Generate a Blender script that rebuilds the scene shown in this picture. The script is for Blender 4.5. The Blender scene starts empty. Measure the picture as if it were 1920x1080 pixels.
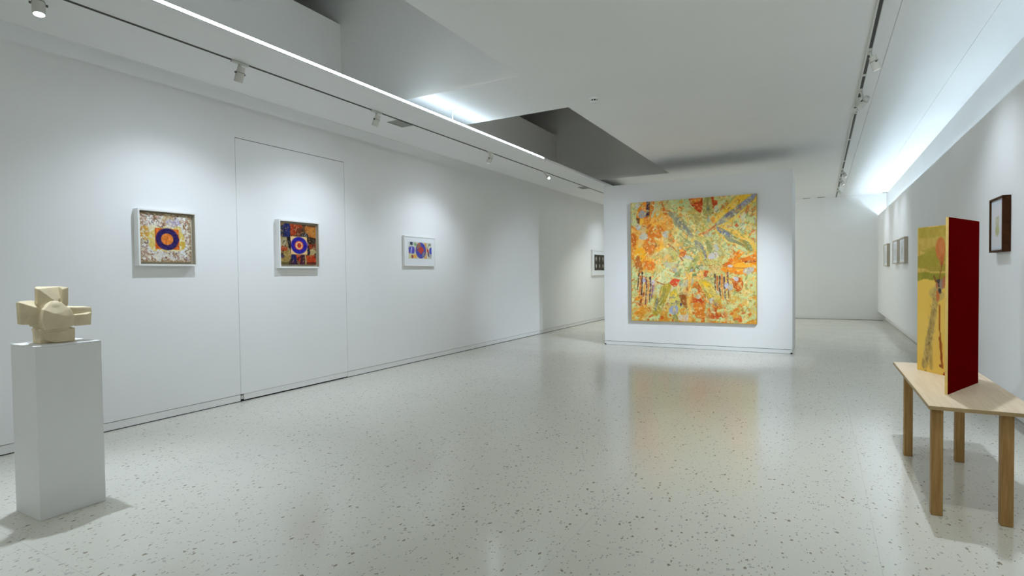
import bpy, bmesh, math, random
import numpy as np
from mathutils import Vector, Matrix

# ------------------------------------------------------------------ camera, world, exposure
SC = bpy.context.scene
COL = SC.collection
cam_d = bpy.data.cameras.new('camera'); cam = bpy.data.objects.new('camera', cam_d); COL.objects.link(cam)
RIGHT = Vector((0.87347, 0.48671, -0.01270)); UP = Vector((-0.00075, 0.02742, 0.99962)); FWD = Vector((-0.48687, 0.87313, -0.02432))
M = Matrix.Identity(4)
for i in range(3):
    M[i][0], M[i][1], M[i][2] = RIGHT[i], UP[i], -FWD[i]
M[2][3] = 1.2
cam.matrix_world = M
cam_d.sensor_width = 36.0; cam_d.lens = 1033.46 / 1920 * 36; cam_d.clip_start = 0.05; cam_d.clip_end = 100
SC.camera = cam
SC.view_settings.view_transform = 'Standard'; SC.view_settings.look = 'None'
SC.view_settings.gamma = 1.0; SC.view_settings.use_curve_mapping = False
SC.view_settings.exposure = 0.0
wd = bpy.data.worlds.new('world'); SC.world = wd; wd.use_nodes = True
wd.node_tree.nodes['Background'].inputs[0].default_value = (0.5, 0.52, 0.55, 1); wd.node_tree.nodes['Background'].inputs[1].default_value = 0.0

# light levels (gallery lamps plus added fill heads)
COVE = 1.0           # multiplier on the uplight tubes in the right-hand wall trough
COVE_COL = (0.66, 0.84, 1.0)
LED = 18.0           # emission of the strip on the hanging beam
SPOT = 1.0           # multiplier on the track heads
COOL = (0.70, 0.86, 1.0)

# room dimensions (metres), camera stands at the origin, 1.2 m up
XL, XW, XF = -4.9, 1.385, 1.22        # left wall, structural right wall, face of its lining
YN, YE = -7.0, 15.72
ZC = 3.0                               # ceiling
ZB = 2.84                              # underside of hanging beam
XT, XS = -3.862, -3.445                # track edge and LED edge of the beam
XOR, XOL = -2.37, -4.60                # ceiling openings
XSL = -4.48                            # wall-side edge of the hanging soffit
W1, W2 = (-0.25, 4.45), (5.55, 10.15)

# ------------------------------------------------------------------ helpers
def mat(name, col, rough=0.6, spec=0.4, noise=None, bump=None, coat=0):
    m = bpy.data.materials.new(name); m.use_nodes = True
    nt = m.node_tree; b = nt.nodes['Principled BSDF']
    b.inputs['Base Color'].default_value = (*col, 1); b.inputs['Roughness'].default_value = rough
    b.inputs['Specular IOR Level'].default_value = spec; b.inputs['Coat Weight'].default_value = coat
    if noise:
        sc, amt = noise
        t = nt.nodes.new('ShaderNodeNewGeometry'); n = nt.nodes.new('ShaderNodeTexNoise'); r = nt.nodes.new('ShaderNodeValToRGB')
        n.inputs['Scale'].default_value = sc; n.inputs['Detail'].default_value = 4
        nt.links.new(t.outputs['Position'], n.inputs['Vector']); nt.links.new(n.outputs['Fac'], r.inputs['Fac'])
        r.color_ramp.elements[0].position = 0.3; r.color_ramp.elements[1].position = 0.7
        r.color_ramp.elements[0].color = (*[c * (1 - amt) for c in col], 1); r.color_ramp.elements[1].color = (*[min(1, c * (1 + amt)) for c in col], 1)
        nt.links.new(r.outputs['Color'], b.inputs['Base Color'])
    if bump:
        sc, st = bump
        t = nt.nodes.new('ShaderNodeNewGeometry'); n = nt.nodes.new('ShaderNodeTexNoise'); bp = nt.nodes.new('ShaderNodeBump')
        n.inputs['Scale'].default_value = sc; bp.inputs['Strength'].default_value = st; bp.inputs['Distance'].default_value = 0.002
        nt.links.new(t.outputs['Position'], n.inputs['Vector']); nt.links.new(n.outputs['Fac'], bp.inputs['Height']); nt.links.new(bp.outputs['Normal'], b.inputs['Normal'])
    return m

def emit(name, col, s):
    m = bpy.data.materials.new(name); m.use_nodes = True
    nt = m.node_tree; nt.nodes.clear()
    o = nt.nodes.new('ShaderNodeOutputMaterial'); e = nt.nodes.new('ShaderNodeEmission')
    e.inputs[0].default_value = (*col, 1); e.inputs[1].default_value = s
    nt.links.new(e.outputs[0], o.inputs[0]); return m

def painted(name, rough=0.55):
    m = bpy.data.materials.new(name); m.use_nodes = True
    nt = m.node_tree; b = nt.nodes['Principled BSDF']
    a = nt.nodes.new('ShaderNodeVertexColor'); a.layer_name = 'paint'
    nt.links.new(a.outputs['Color'], b.inputs['Base Color'])
    b.inputs['Roughness'].default_value = rough; b.inputs['Specular IOR Level'].default_value = 0.12
    g = nt.nodes.new('ShaderNodeNewGeometry'); n = nt.nodes.new('ShaderNodeTexNoise'); bp = nt.nodes.new('ShaderNodeBump')
    n.inputs['Scale'].default_value = 160; bp.inputs['Strength'].default_value = 0.25; bp.inputs['Distance'].default_value = 0.001
    nt.links.new(g.outputs['Position'], n.inputs['Vector']); nt.links.new(n.outputs['Fac'], bp.inputs['Height']); nt.links.new(bp.outputs['Normal'], b.inputs['Normal'])
    return m

def tag(o, label=None, cat=None, group=None, kind=None):
    if label: o['label'] = label
    if cat: o['category'] = cat
    if group: o['group'] = group
    if kind: o['kind'] = kind
    return o

def empty(name, loc):
    o = bpy.data.objects.new(name, None); o.empty_display_size = 0.1; COL.objects.link(o); o.location = loc
    return o

def link(name, bm, m, parent=None, smooth=False):
    """bm is in world coordinates; a child is stored relative to its parents' (unrotated) positions"""
    bmesh.ops.recalc_face_normals(bm, faces=bm.faces)
    off = Vector((0, 0, 0)); p = parent
    while p is not None:
        off += p.location; p = p.parent
    me = bpy.data.meshes.new(name)
    bmesh.ops.translate(bm, vec=-off, verts=bm.verts)
    bm.to_mesh(me); bm.free()
    if smooth:
        for f in me.polygons: f.use_smooth = True
    if m is not None: me.materials.append(m)
    o = bpy.data.objects.new(name, me); COL.objects.link(o); o.parent = parent
    return o

def bx(bm, x0, x1, y0, y1, z0, z1, bev=0):
    r = bmesh.ops.create_cube(bm, size=1.0)
    bmesh.ops.scale(bm, vec=(x1 - x0, y1 - y0, z1 - z0), verts=r['verts'])
    bmesh.ops.translate(bm, vec=((x0 + x1) / 2, (y0 + y1) / 2, (z0 + z1) / 2), verts=r['verts'])
    if bev:
        es = list({e for v in r['verts'] for e in v.link_edges})
        bmesh.ops.bevel(bm, geom=es, offset=bev, segments=2, affect='EDGES', profile=0.5)
    return bm

def box(name, m, d, parent=None, bev=0):
    bm = bmesh.new(); bx(bm, *d, bev=bev); return link(name, bm, m, parent)

def boxes(name, m, ds, parent=None):
    bm = bmesh.new()
    for d in ds: bx(bm, *d)
    return link(name, bm, m, parent)

def struct(o): o['kind'] = 'structure'; return o

def lathe(bm, prof, a, ax, seg=24, cap=True):
    """profile [(t, r)] revolved about the axis from point a along unit ax"""
    ax = Vector(ax).normalized(); a = Vector(a)
    u = ax.orthogonal().normalized(); v = ax.cross(u); rings = []
    for t, r in prof:
        rings.append([bm.verts.new(a + ax * t + (u * math.cos(2 * math.pi * k / seg) + v * math.sin(2 * math.pi * k / seg)) * max(r, 1e-5)) for k in range(seg)])
    for p, q in zip(rings, rings[1:]):
        for k in range(seg): bm.faces.new((p[k], p[(k + 1) % seg], q[(k + 1) % seg], q[k]))
    if cap:
        bm.faces.new(rings[0][::-1]); bm.faces.new(rings[-1])

# ------------------------------------------------------------------ a small painter that fills a grid of vertex colours
class Paint:
    def __init__(s, n, m, col, seed=1):
        s.n, s.m = n, m; s.rng = np.random.RandomState(seed)
        s.v, s.u = np.mgrid[0:m, 0:n].astype(float); s.u /= (n - 1); s.v /= (m - 1)
        s.a = np.zeros((m, n, 3)); s.a[:] = np.array(col, float); s.asp = m / n
        s.wu = s.u.copy(); s.wv = s.v.copy()
    def noise(s, fu, fv, ang=0, seed=None):
        r = np.random.RandomState(s.rng.randint(1 << 30) if seed is None else seed)
        c, d = math.cos(ang), math.sin(ang)
        x = (s.u * c + s.v * d) * fu + 100; y = (-s.u * d + s.v * c) * fv + 100
        x -= x.min(); y -= y.min()
        t = r.rand(int(y.max()) + 3, int(x.max()) + 3)
        xi = x.astype(int); yi = y.astype(int); fx = x - xi; fy = y - yi
        fx = fx * fx * (3 - 2 * fx); fy = fy * fy * (3 - 2 * fy)
        return (t[yi, xi] * (1 - fx) + t[yi, xi + 1] * fx) * (1 - fy) + (t[yi + 1, xi] * (1 - fx) + t[yi + 1, xi + 1] * fx) * fy
    def warp(s, amt, f=12):
        s.wu = s.u + (s.noise(f, f) - .5) * amt; s.wv = s.v + (s.noise(f, f) - .5) * amt
    def mask(s, mk, col, al=1.0, var=0.0, f=30):
        al = np.clip(mk * al, 0, 1)[..., None]; c = np.array(col, float)
        if var: c = c + ((s.noise(f, f) - .5) * 2 * var * 255)[..., None]
        s.a = s.a * (1 - al) + c * al
    def poly(s, pts, col, al=1.0, var=0.04):
        ins = np.zeros(s.u.shape, bool); p = pts
        for i in range(len(p)):
            (x1, y1), (x2, y2) = p[i], p[(i + 1) % len(p)]
            if y1 == y2: continue
            c = (y1 > s.wv) != (y2 > s.wv)
            ins ^= c & (s.wu < (x2 - x1) * (s.wv - y1) / (y2 - y1) + x1)
        s.mask(ins.astype(float), col, al, var)
    def ell(s, cx, cy, rx, ry, col, ang=0, al=1.0, var=0.03, inner=0.0, soft=0.12):
        c, d = math.cos(ang), math.sin(ang)
        x = (s.wu - cx); y = (s.wv - cy) * s.asp
        q = np.hypot((x * c + y * d) / rx, (-x * d + y * c) / ry)
        mk = np.clip((1 - q) / soft + .5, 0, 1)
        if inner: mk *= np.clip((q - inner) / soft + .5, 0, 1)
        s.mask(mk, col, al, var)
    def stroke(s, pts, w, col, al=1.0, var=0.04, w2=None):
        best = np.full(s.u.shape, 9.0); k = len(pts) - 1
        for i in range(k):
            (x1, y1), (x2, y2) = pts[i], pts[i + 1]
            dx, dy = x2 - x1, (y2 - y1) * s.asp; L = dx * dx + dy * dy + 1e-12
            t = np.clip(((s.wu - x1) * dx + (s.wv - y1) * s.asp * dy) / L, 0, 1)
            ww = w if w2 is None else w + (w2 - w) * (i + t) / k
            best = np.minimum(best, np.hypot(s.wu - x1 - t * dx, (s.wv - y1) * s.asp - t * dy) / ww)
        s.mask(np.clip((1 - best) / .3 + .5, 0, 1), col, al, var)
    def leaf(s, p, q, w, col, al=1.0, var=0.05):
        (x1, y1), (x2, y2) = p, q
        dx, dy = x2 - x1, (y2 - y1) * s.asp; L = math.hypot(dx, dy)
        s.ell((x1 + x2) / 2, (y1 + y2) / 2, L / 2, w / 2, col, math.atan2(dy, dx), al, var)
    def flecks(s, col, fu, fv, ang, thr, al=1.0, region=None, var=.05):
        mk = np.clip((s.noise(fu, fv, ang) - thr) / .06, 0, 1)
        if region is not None: mk = mk * region
        s.mask(mk, col, al, var)
    def near(s, cx, cy, r): return np.clip(1.4 - np.hypot(s.u - cx, (s.v - cy)) / r, 0, 1)

def canvas(name, P, origin, du, dv, m, parent=None):
    """grid with P's colours; origin is the top-left corner, du/dv world vectors along width and down"""
    n, mm = P.n, P.m; o, du, dv = map(np.array, (origin, du, dv))
    off = Vector((0, 0, 0)); p = parent
    while p is not None: off += p.location; p = p.parent
    co = (o - np.array(off))[None, None, :] + P.u[..., None] * du + P.v[..., None] * dv
    idx = np.arange(n * mm).reshape(mm, n)
    f = np.stack([idx[:-1, :-1], idx[1:, :-1], idx[1:, 1:], idx[:-1, 1:]], -1).reshape(-1, 4)
    me = bpy.data.meshes.new(name)
    me.vertices.add(n * mm); me.vertices.foreach_set('co', co.reshape(-1).astype(np.float32))
    me.loops.add(f.size); me.loops.foreach_set('vertex_index', f.reshape(-1).astype(np.int32))
    me.polygons.add(len(f)); me.polygons.foreach_set('loop_start', (np.arange(len(f)) * 4).astype(np.int32)); me.polygons.foreach_set('loop_total', np.full(len(f), 4, np.int32))
    me.update(calc_edges=True)
    s = np.clip(P.a / 255.0, 0, 1); lin = np.where(s <= .04045, s / 12.92, ((s + .055) / 1.055) ** 2.4)
    at = me.color_attributes.new('paint', 'FLOAT_COLOR', 'POINT')
    at.data.foreach_set('color', np.concatenate([lin.reshape(-1, 3), np.ones((n * mm, 1))], 1).reshape(-1).astype(np.float32))
    me.materials.append(m)
    ob = bpy.data.objects.new(name, me); COL.objects.link(ob); ob.parent = parent
    return ob

# ------------------------------------------------------------------ materials
WALL = mat('wall_paint', (0.86, 0.86, 0.85), 0.62, 0.25, noise=(1.3, 0.012), bump=(220, 0.06))
CEIL = mat('ceiling_paint', (0.86, 0.86, 0.845), 0.75, 0.15, noise=(0.9, 0.012))
WHITE = mat('white_lacquer', (0.82, 0.82, 0.80), 0.45, 0.35)
PEDM = mat('pedestal_paint', (0.86, 0.86, 0.85), 0.6, 0.2, noise=(3, 0.01))
METAL = mat('white_metal', (0.66, 0.655, 0.60), 0.4, 0.4)
DARK = mat('dark_gap', (0.012, 0.011, 0.01), 0.8, 0.1)
BLACK = mat('black_plastic', (0.02, 0.02, 0.02), 0.45, 0.4)
TRACKM = mat('track_grey', (0.13, 0.125, 0.105), 0.5, 0.3)
BEAMM = mat('beam_paint', (0.86, 0.86, 0.85), 0.6, 0.2)
VENTM = mat('vent_grey', (0.42, 0.42, 0.38), 0.6, 0.2)
TAN = mat('frame_lining', (0.50, 0.46, 0.36), 0.7, 0.2, noise=(40, 0.05))
MATB = mat('mat_board', (0.80, 0.82, 0.83), 0.8, 0.1)
WALNUT = mat('walnut_frame', (0.050, 0.017, 0.005), 0.6, 0.1, noise=(25, 0.3))
MAPLE = mat('pale_frame_wood', (0.50, 0.44, 0.34), 0.5, 0.3, noise=(30, 0.08))
RED = mat('oxblood_cloth', (0.125, 0.0014, 0.0014), 0.95, 0.0, noise=(90, 0.25), bump=(700, 0.35))
GOLDE = mat('gold_edge', (0.72, 0.50, 0.15), 0.5, 0.4, noise=(30, 0.06))
STONE = mat('cream_limestone', (0.74, 0.63, 0.42), 0.8, 0.2, noise=(14, 0.09), bump=(130, 0.3))
RUB = mat('black_rubber', (0.015, 0.015, 0.015), 0.7, 0.2)
CANV = mat('raw_canvas', (0.42, 0.33, 0.16), 0.8, 0.1, noise=(30, 0.15))
LEDM = emit('led_strip', COOL, LED)
LENS = emit('lamp_lens', (0.86, 0.93, 1.0), 6.0)
LENSO = emit('lamp_lens_dim', (0.86, 0.93, 1.0), 1.6)
PAINTM = painted('paint_layer')
PAPERM = painted('printed_paper', 0.8)

def wood(name, c1, c2, axis, sc):
    m = bpy.data.materials.new(name); m.use_nodes = True
    nt = m.node_tree; b = nt.nodes['Principled BSDF']
    g = nt.nodes.new('ShaderNodeNewGeometry'); mp = nt.nodes.new('ShaderNodeMapping'); n = nt.nodes.new('ShaderNodeTexNoise'); w = nt.nodes.new('ShaderNodeTexNoise'); mx = nt.nodes.new('ShaderNodeMix'); r = nt.nodes.new('ShaderNodeValToRGB')
    s = [sc, sc, sc]; s[axis] = sc * 0.06; mp.inputs['Scale'].default_value = s
    nt.links.new(g.outputs['Position'], mp.inputs['Vector']); nt.links.new(mp.outputs['Vector'], n.inputs['Vector']); nt.links.new(mp.outputs['Vector'], w.inputs['Vector'])
    n.inputs['Scale'].default_value = 1.0; n.inputs['Detail'].default_value = 5; n.inputs['Distortion'].default_value = 1.2
    w.inputs['Scale'].default_value = 4.0; w.inputs['Detail'].default_value = 3
    mx.inputs[0].default_value = 0.35; nt.links.new(n.outputs['Fac'], mx.inputs[2]); nt.links.new(w.outputs['Fac'], mx.inputs[3])
    nt.links.new(mx.outputs[0], r.inputs['Fac']); r.color_ramp.elements[0].position = .35; r.color_ramp.elements[1].position = .65
    r.color_ramp.elements[0].color = (*c1, 1); r.color_ramp.elements[1].color = (*c2, 1)
    nt.links.new(r.outputs['Color'], b.inputs['Base Color']); b.inputs['Roughness'].default_value = 0.5; b.inputs['Specular IOR Level'].default_value = 0.3
    return m
TOPW = wood('birch_top', (0.60, 0.47, 0.31), (0.70, 0.57, 0.40), 1, 22)
LEGW = wood('oak_leg', (0.28, 0.15, 0.042), (0.42, 0.25, 0.09), 2, 45)
EDGEW = wood('ply_edge', (0.30, 0.20, 0.09), (0.46, 0.33, 0.17), 1, 300)

def terrazzo():
    m = bpy.data.materials.new('terrazzo'); m.use_nodes = True
    nt = m.node_tree; N = nt.nodes; L = nt.links; b = N['Principled BSDF']
    g = N.new('ShaderNodeNewGeometry')
    def ramp(src, stops):
        r = N.new('ShaderNodeValToRGB'); L.new(src, r.inputs['Fac'])
        e = r.color_ramp.elements
        e[0].position, e[0].color = stops[0][0], (*stops[0][1], 1); e[1].position, e[1].color = stops[-1][0], (*stops[-1][1], 1)
        for p, c in stops[1:-1]:
            k = e.new(p); k.color = (*c, 1)
        return r.outputs['Color']
    def mix(fac, a, c):
        x = N.new('ShaderNodeMix'); x.data_type = 'RGBA'
        L.new(fac, x.inputs[0]); L.new(a, x.inputs[6])
        if isinstance(c, tuple): x.inputs[7].default_value = (*c, 1)
        else: L.new(c, x.inputs[7])
        return x.outputs[2]
    def math_(op, a, c=None):
        x = N.new('ShaderNodeMath'); x.operation = op
        if isinstance(a, float): x.inputs[0].default_value = a
        else: L.new(a, x.inputs[0])
        if c is not None:
            if isinstance(c, float): x.inputs[1].default_value = c
            else: L.new(c, x.inputs[1])
        return x.outputs[0]
    n0 = N.new('ShaderNodeTexNoise'); n0.inputs['Scale'].default_value = 0.8; n0.inputs['Detail'].default_value = 3; L.new(g.outputs['Position'], n0.inputs['Vector'])
    base = ramp(n0.outputs['Fac'], [(.3, (.685, .665, .575)), (.7, (.72, .70, .62))])
    # fine aggregate
    n1 = N.new('ShaderNodeTexNoise'); n1.inputs['Scale'].default_value = 110; n1.inputs['Detail'].default_value = 2; L.new(g.outputs['Position'], n1.inputs['Vector'])
    base = mix(ramp(n1.outputs['Fac'], [(.52, (0, 0, 0)), (.66, (.55, .55, .55))]), base, (.74, .735, .67))
    # chips: two voronoi layers, a random few cells of each become dark flecks
    for sc, thr, col, r0 in ((46, .945, (.24, .19, .125), .26), (92, .89, (.36, .32, .245), .33), (58, .93, (.45, .45, .43), .32)):
        mp = N.new('ShaderNodeMapping'); mp.inputs['Rotation'].default_value = (0, 0, sc * .1); mp.inputs['Scale'].default_value = (1, 0.62, 1)
        wn = N.new('ShaderNodeTexNoise'); wn.inputs['Scale'].default_value = sc * 1.6; wn.inputs['Detail'].default_value = 1; L.new(g.outputs['Position'], wn.inputs['Vector'])
        va = N.new('ShaderNodeVectorMath'); va.operation = 'MULTIPLY_ADD'; L.new(wn.outputs['Color'], va.inputs[0]); va.inputs[1].default_value = (.8 / sc,) * 3; L.new(g.outputs['Position'], va.inputs[2])
        L.new(va.outputs[0], mp.inputs['Vector'])
        vo = N.new('ShaderNodeTexVoronoi'); vo.voronoi_dimensions = '2D'; vo.inputs['Scale'].default_value = sc; L.new(mp.outputs['Vector'], vo.inputs['Vector'])
        sx = N.new('ShaderNodeSeparateColor'); L.new(vo.outputs['Color'], sx.inputs[0])
        pick = math_('GREATER_THAN', sx.outputs[0], thr)
        rad = math_('MULTIPLY_ADD', sx.outputs[1], r0)
        N[rad.node.name].inputs[2].default_value = 0.08
        ins = math_('LESS_THAN', vo.outputs['Distance'], rad)
        base = mix(math_('MULTIPLY', math_('MULTIPLY', pick, ins), .85), base, col)
    # hairline joints along both axes of the pour
    sp = N.new('ShaderNodeSeparateXYZ'); L.new(g.outputs['Position'], sp.inputs[0])
    for ax, o, per, w in ((1, 2.28, 1.2, .0012), (0, .22, 1.2, .0012)):
        d = math_('PINGPONG', math_('ADD', sp.outputs[ax], -o), per / 2)
        ln = math_('LESS_THAN', d, w)
        base = mix(math_('MULTIPLY', ln, .35), base, (.33, .31, .26))
    L.new(base, b.inputs['Base Color'])
    b.inputs['Roughness'].default_value = 0.16; b.inputs['Specular IOR Level'].default_value = 0.5
    nr = N.new('ShaderNodeTexNoise'); nr.inputs['Scale'].default_value = 2.2; L.new(g.outputs['Position'], nr.inputs['Vector'])
    mr = N.new('ShaderNodeMapRange'); mr.inputs[3].default_value = .12; mr.inputs[4].default_value = .21; L.new(nr.outputs['Fac'], mr.inputs[0]); L.new(mr.outputs[0], b.inputs['Roughness'])
    return m
TERR = terrazzo()

# ------------------------------------------------------------------ room shell
floor = struct(box('floor', TERR, (XL - .3, XW + .3, YN - .2, YE + .2, -.12, 0)))

D0, D1, DZ = 3.36, 4.753, 2.552          # flush door in the left wall
BZ = .072                                 # height of the base line
wl = boxes('wall_left', WALL, [(XL - .2, XL, YN, D0, BZ, 3.1), (XL - .2, XL, D1, YE, BZ, 3.1), (XL - .2, XL, D0, D1, DZ, 3.1), (XL - .2, XL - .055, D0, D1, 0, DZ)])
struct(wl)
struct(boxes('baseboard_left', WHITE, [(XL - .2, XL - .003, YN, D0 - .002, .007, BZ - .004), (XL - .2, XL - .003, D1 + .002, YE, .007, BZ - .004)]))
struct(boxes('dark_floor_gap_1', DARK, [(XL - .19, XL - .008, YN, D0, 0, .007), (XL - .19, XL - .008, D1, YE, 0, .007)]))  # near-black strips, colour stands in for the shade under the baseboard
door = empty('door_1', (XL, (D0 + D1) / 2, 0)); tag(door, 'flush white concealed door in the left wall with hairline seams', 'door', kind='structure')
box('door_leaf', WALL, (XL - .045, XL, D0 + .004, D1 - .005, BZ, DZ - .006), door)
box('kick_board', WHITE, (XL - .045, XL - .002, D0 + .036, D1 - .005, .013, BZ - .002), door)
box('threshold_gap', DARK, (XL - .05, XL - .006, D0, D1, 0.0, .012), door)
box('pivot_notch', DARK, (XL - .05, XL - .012, D0 + .001, D0 + .036, .012, BZ - .012), door)
box('pivot_plate', METAL, (XL - .03, XL - .008, D0 + .005, D0 + .033, .022, BZ - .014), door)

struct(box('wall_back', WALL, (XL - .2, XW + .2, YE, YE + .2, .0, 3.1)))
struct(box('baseboard_back', WHITE, (XL, XF + .1, YE - .004, YE, .006, .07)))
struct(box('dark_floor_gap_2', DARK, (XL, XF + .1, YE - .006, YE, 0, .006)))  # near-black strip in place of the shaded gap at the floor
struct(box('wall_front', WALL, (XL - .2, XW + .2, YN - .2, YN, 0, 3.1)))
# right side: structural wall with a lining in front whose hollow top hides the uplight
wr = boxes('wall_right', WALL, [(XW, XW + .2, YN, YE, 0, 3.1), (XF, XF + .025, YN, YE, .21, 2.494), (XF + .025, XW, YN, YE, 2.30, 2.33), (XF + .025, XW, YN, YE, .21, .235)])
struct(wr)
struct(box('baseboard_right', WHITE, (XW - .012, XW, YN, YE, .008, .10)))

# ceiling: slab pieces around the two openings, then the wells above them
T = .05
SEAM = .483
struct(boxes('ceiling', CEIL, [
    (XOR, SEAM - .002, YN, YE, ZC, ZC + T), (SEAM + .002, 1.069, YN, YE, ZC, ZC + T), (1.071, XW, YN, YE, ZC, ZC + T), (SEAM - .01, SEAM + .01, YN, YE, ZC + .006, ZC + .03), (1.06, 1.08, YN, YE, ZC + .005, ZC + .03),
    (XL, XOL, YN, YE, ZC, ZC + T),
    (XOL, XOR, YN, W1[0], ZC, ZC + T), (XOL, XOR, W1[1], W2[0], ZC, ZC + T), (XOL, XOR, W2[1], YE, ZC, ZC + T)]))
XV, ZV, ZT = -4.6, 3.97, 4.5
WELLM = mat('well_paint', (0.94, 0.91, 0.855), 0.8, 0.15)
PLEN = mat('dark_void', (0.10, 0.09, 0.075), 0.9, 0.1, noise=(5, 0.2))
for a, b in (W1, W2):
    struct(boxes('ceiling_well', WELLM, [
        (XOR - .003, XOR + .06, a, b, ZC + .003, ZT), (XV - .06, XV + .003, a, b, ZC + .003, ZV),             # right side, lower left side
        (XV, XOR, a - .06, a + .003, ZC + .003, ZT), (XV, XOR, b - .003, b + .06, ZC + .003, ZT), (XV - 1.06, XV, a - .06, a + .003, ZV - .05, ZT), (XV - 1.06, XV, b - .003, b + .06, ZV - .05, ZT),
        (XV, XOR + .06, a - .06, b + .06, ZT, ZT + .06)]))
    struct(boxes('ceiling_plenum', PLEN, [                                                # dark-coloured space opening off the top of the left side
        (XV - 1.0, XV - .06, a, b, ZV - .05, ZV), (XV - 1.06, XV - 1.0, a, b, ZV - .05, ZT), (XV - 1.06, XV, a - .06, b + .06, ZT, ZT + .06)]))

# ------------------------------------------------------------------ lights of the building and added fill heads
# uplight in the trough of the right wall
cv = empty('cove_light', (1.34, 6, 2.33)); tag(cv, 'long white uplight tube hidden in the trough on top of the right wall', 'lamp')
runs = [YN + .15, -3, 1.5, 4, 6, 8, 10, 12, 14, YE - .15]
for a, b, k in zip(runs, runs[1:], (12, 12, 12, 14, 20, 31, 45, 54, 58)):
    bm = bmesh.new(); lathe(bm, [(0, .014), (b - a - .01, .014)], (1.34, a, 2.41), (0, 1, 0), 10); link('tube', bm, emit('cove_tube', COVE_COL, k * COVE), cv)
box('batten', METAL, (1.315, 1.365, YN + .1, YE - .1, 2.33, 2.40), cv)

# hanging beam along the left wall
bmx = empty('light_soffit', (XS, 6, ZB)); tag(bmx, 'long white soffit hung along the left wall with a glowing edge strip', 'soffit')
BH = .028
box('soffit_board', BEAMM, (XSL, XT - .004, YN, YE, ZB, ZB + BH), bmx)
box('edge_trim', BEAMM, (XSL - .012, XSL, YN, YE, ZB - .006, ZB + BH), bmx)
box('soffit_board', BEAMM, (XT + .022, XS - .022, YN, YE, ZB, ZB + BH), bmx)
box('groove_back', BEAMM, (XT - .004, XT + .022, YN, YE, ZB + .018, ZB + BH), bmx)
box('beam_edge', BEAMM, (XS - .022, XS, 7.19, YE, ZB, ZB + BH + .004), bmx)
box('edge_lip', BEAMM, (XS - .022, XS, YN, 7.17, ZB, ZB + .012), bmx)
box('led_strip', LEDM, (XS - .018, XS - .002, YN, 7.17, ZB + .012, ZB + .034), bmx)
box('strip_end_cap', METAL, (XS - .022, XS, 7.17, 7.19, ZB, ZB + .034), bmx)
for y in (-1.4, 5.0, 10.9, 13.6):
    bm = bmesh.new(); lathe(bm, [(0, .008), (ZC - ZB - BH - .006, .008), (ZC - ZB - BH - .006, .035), (ZC - ZB - BH, .035)], (-3.506, y, ZB + BH), (0, 0, 1), 14)
    link('hanger_rod', bm, WHITE, bmx)
tl = empty('light_track', (XT, 6, ZB)); tag(tl, 'grey light track set into the hanging soffit along the left wall', 'light track')
boxes('track_channel', TRACKM, [(XT - .004, XT + .004, YN, YE, ZB - .002, ZB + .0165), (XT + .016, XT + .0215, YN, YE, ZB - .002, ZB + .0165), (XT + .003, XT + .017, YN, YE, ZB + .009, ZB + .0165)], tl)

# recessed track in the right part of the ceiling
XR = .36
tr = empty('light_track', (XR, 6, ZC)); tag(tr, 'black light track with white lips along the ceiling beside the right wall', 'light track')
box('track_slot', BLACK, (XR - .012, XR + .012, YN, YE - .03, ZC - .008, ZC - .0005), tr)
boxes('track_lip', METAL, [(XR - .026, XR - .012, YN, YE - .03, ZC - .012, ZC - .0005), (XR + .012, XR + .017, YN, YE - .03, ZC - .012, ZC - .0005)], tr)
for y in (6.05, 7.45, 8.9, 10.6):
    box('track_joiner', METAL, (XR - .013, XR + .013, y - .03, y + .03, ZC - .011, ZC - .0005), tr)

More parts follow.
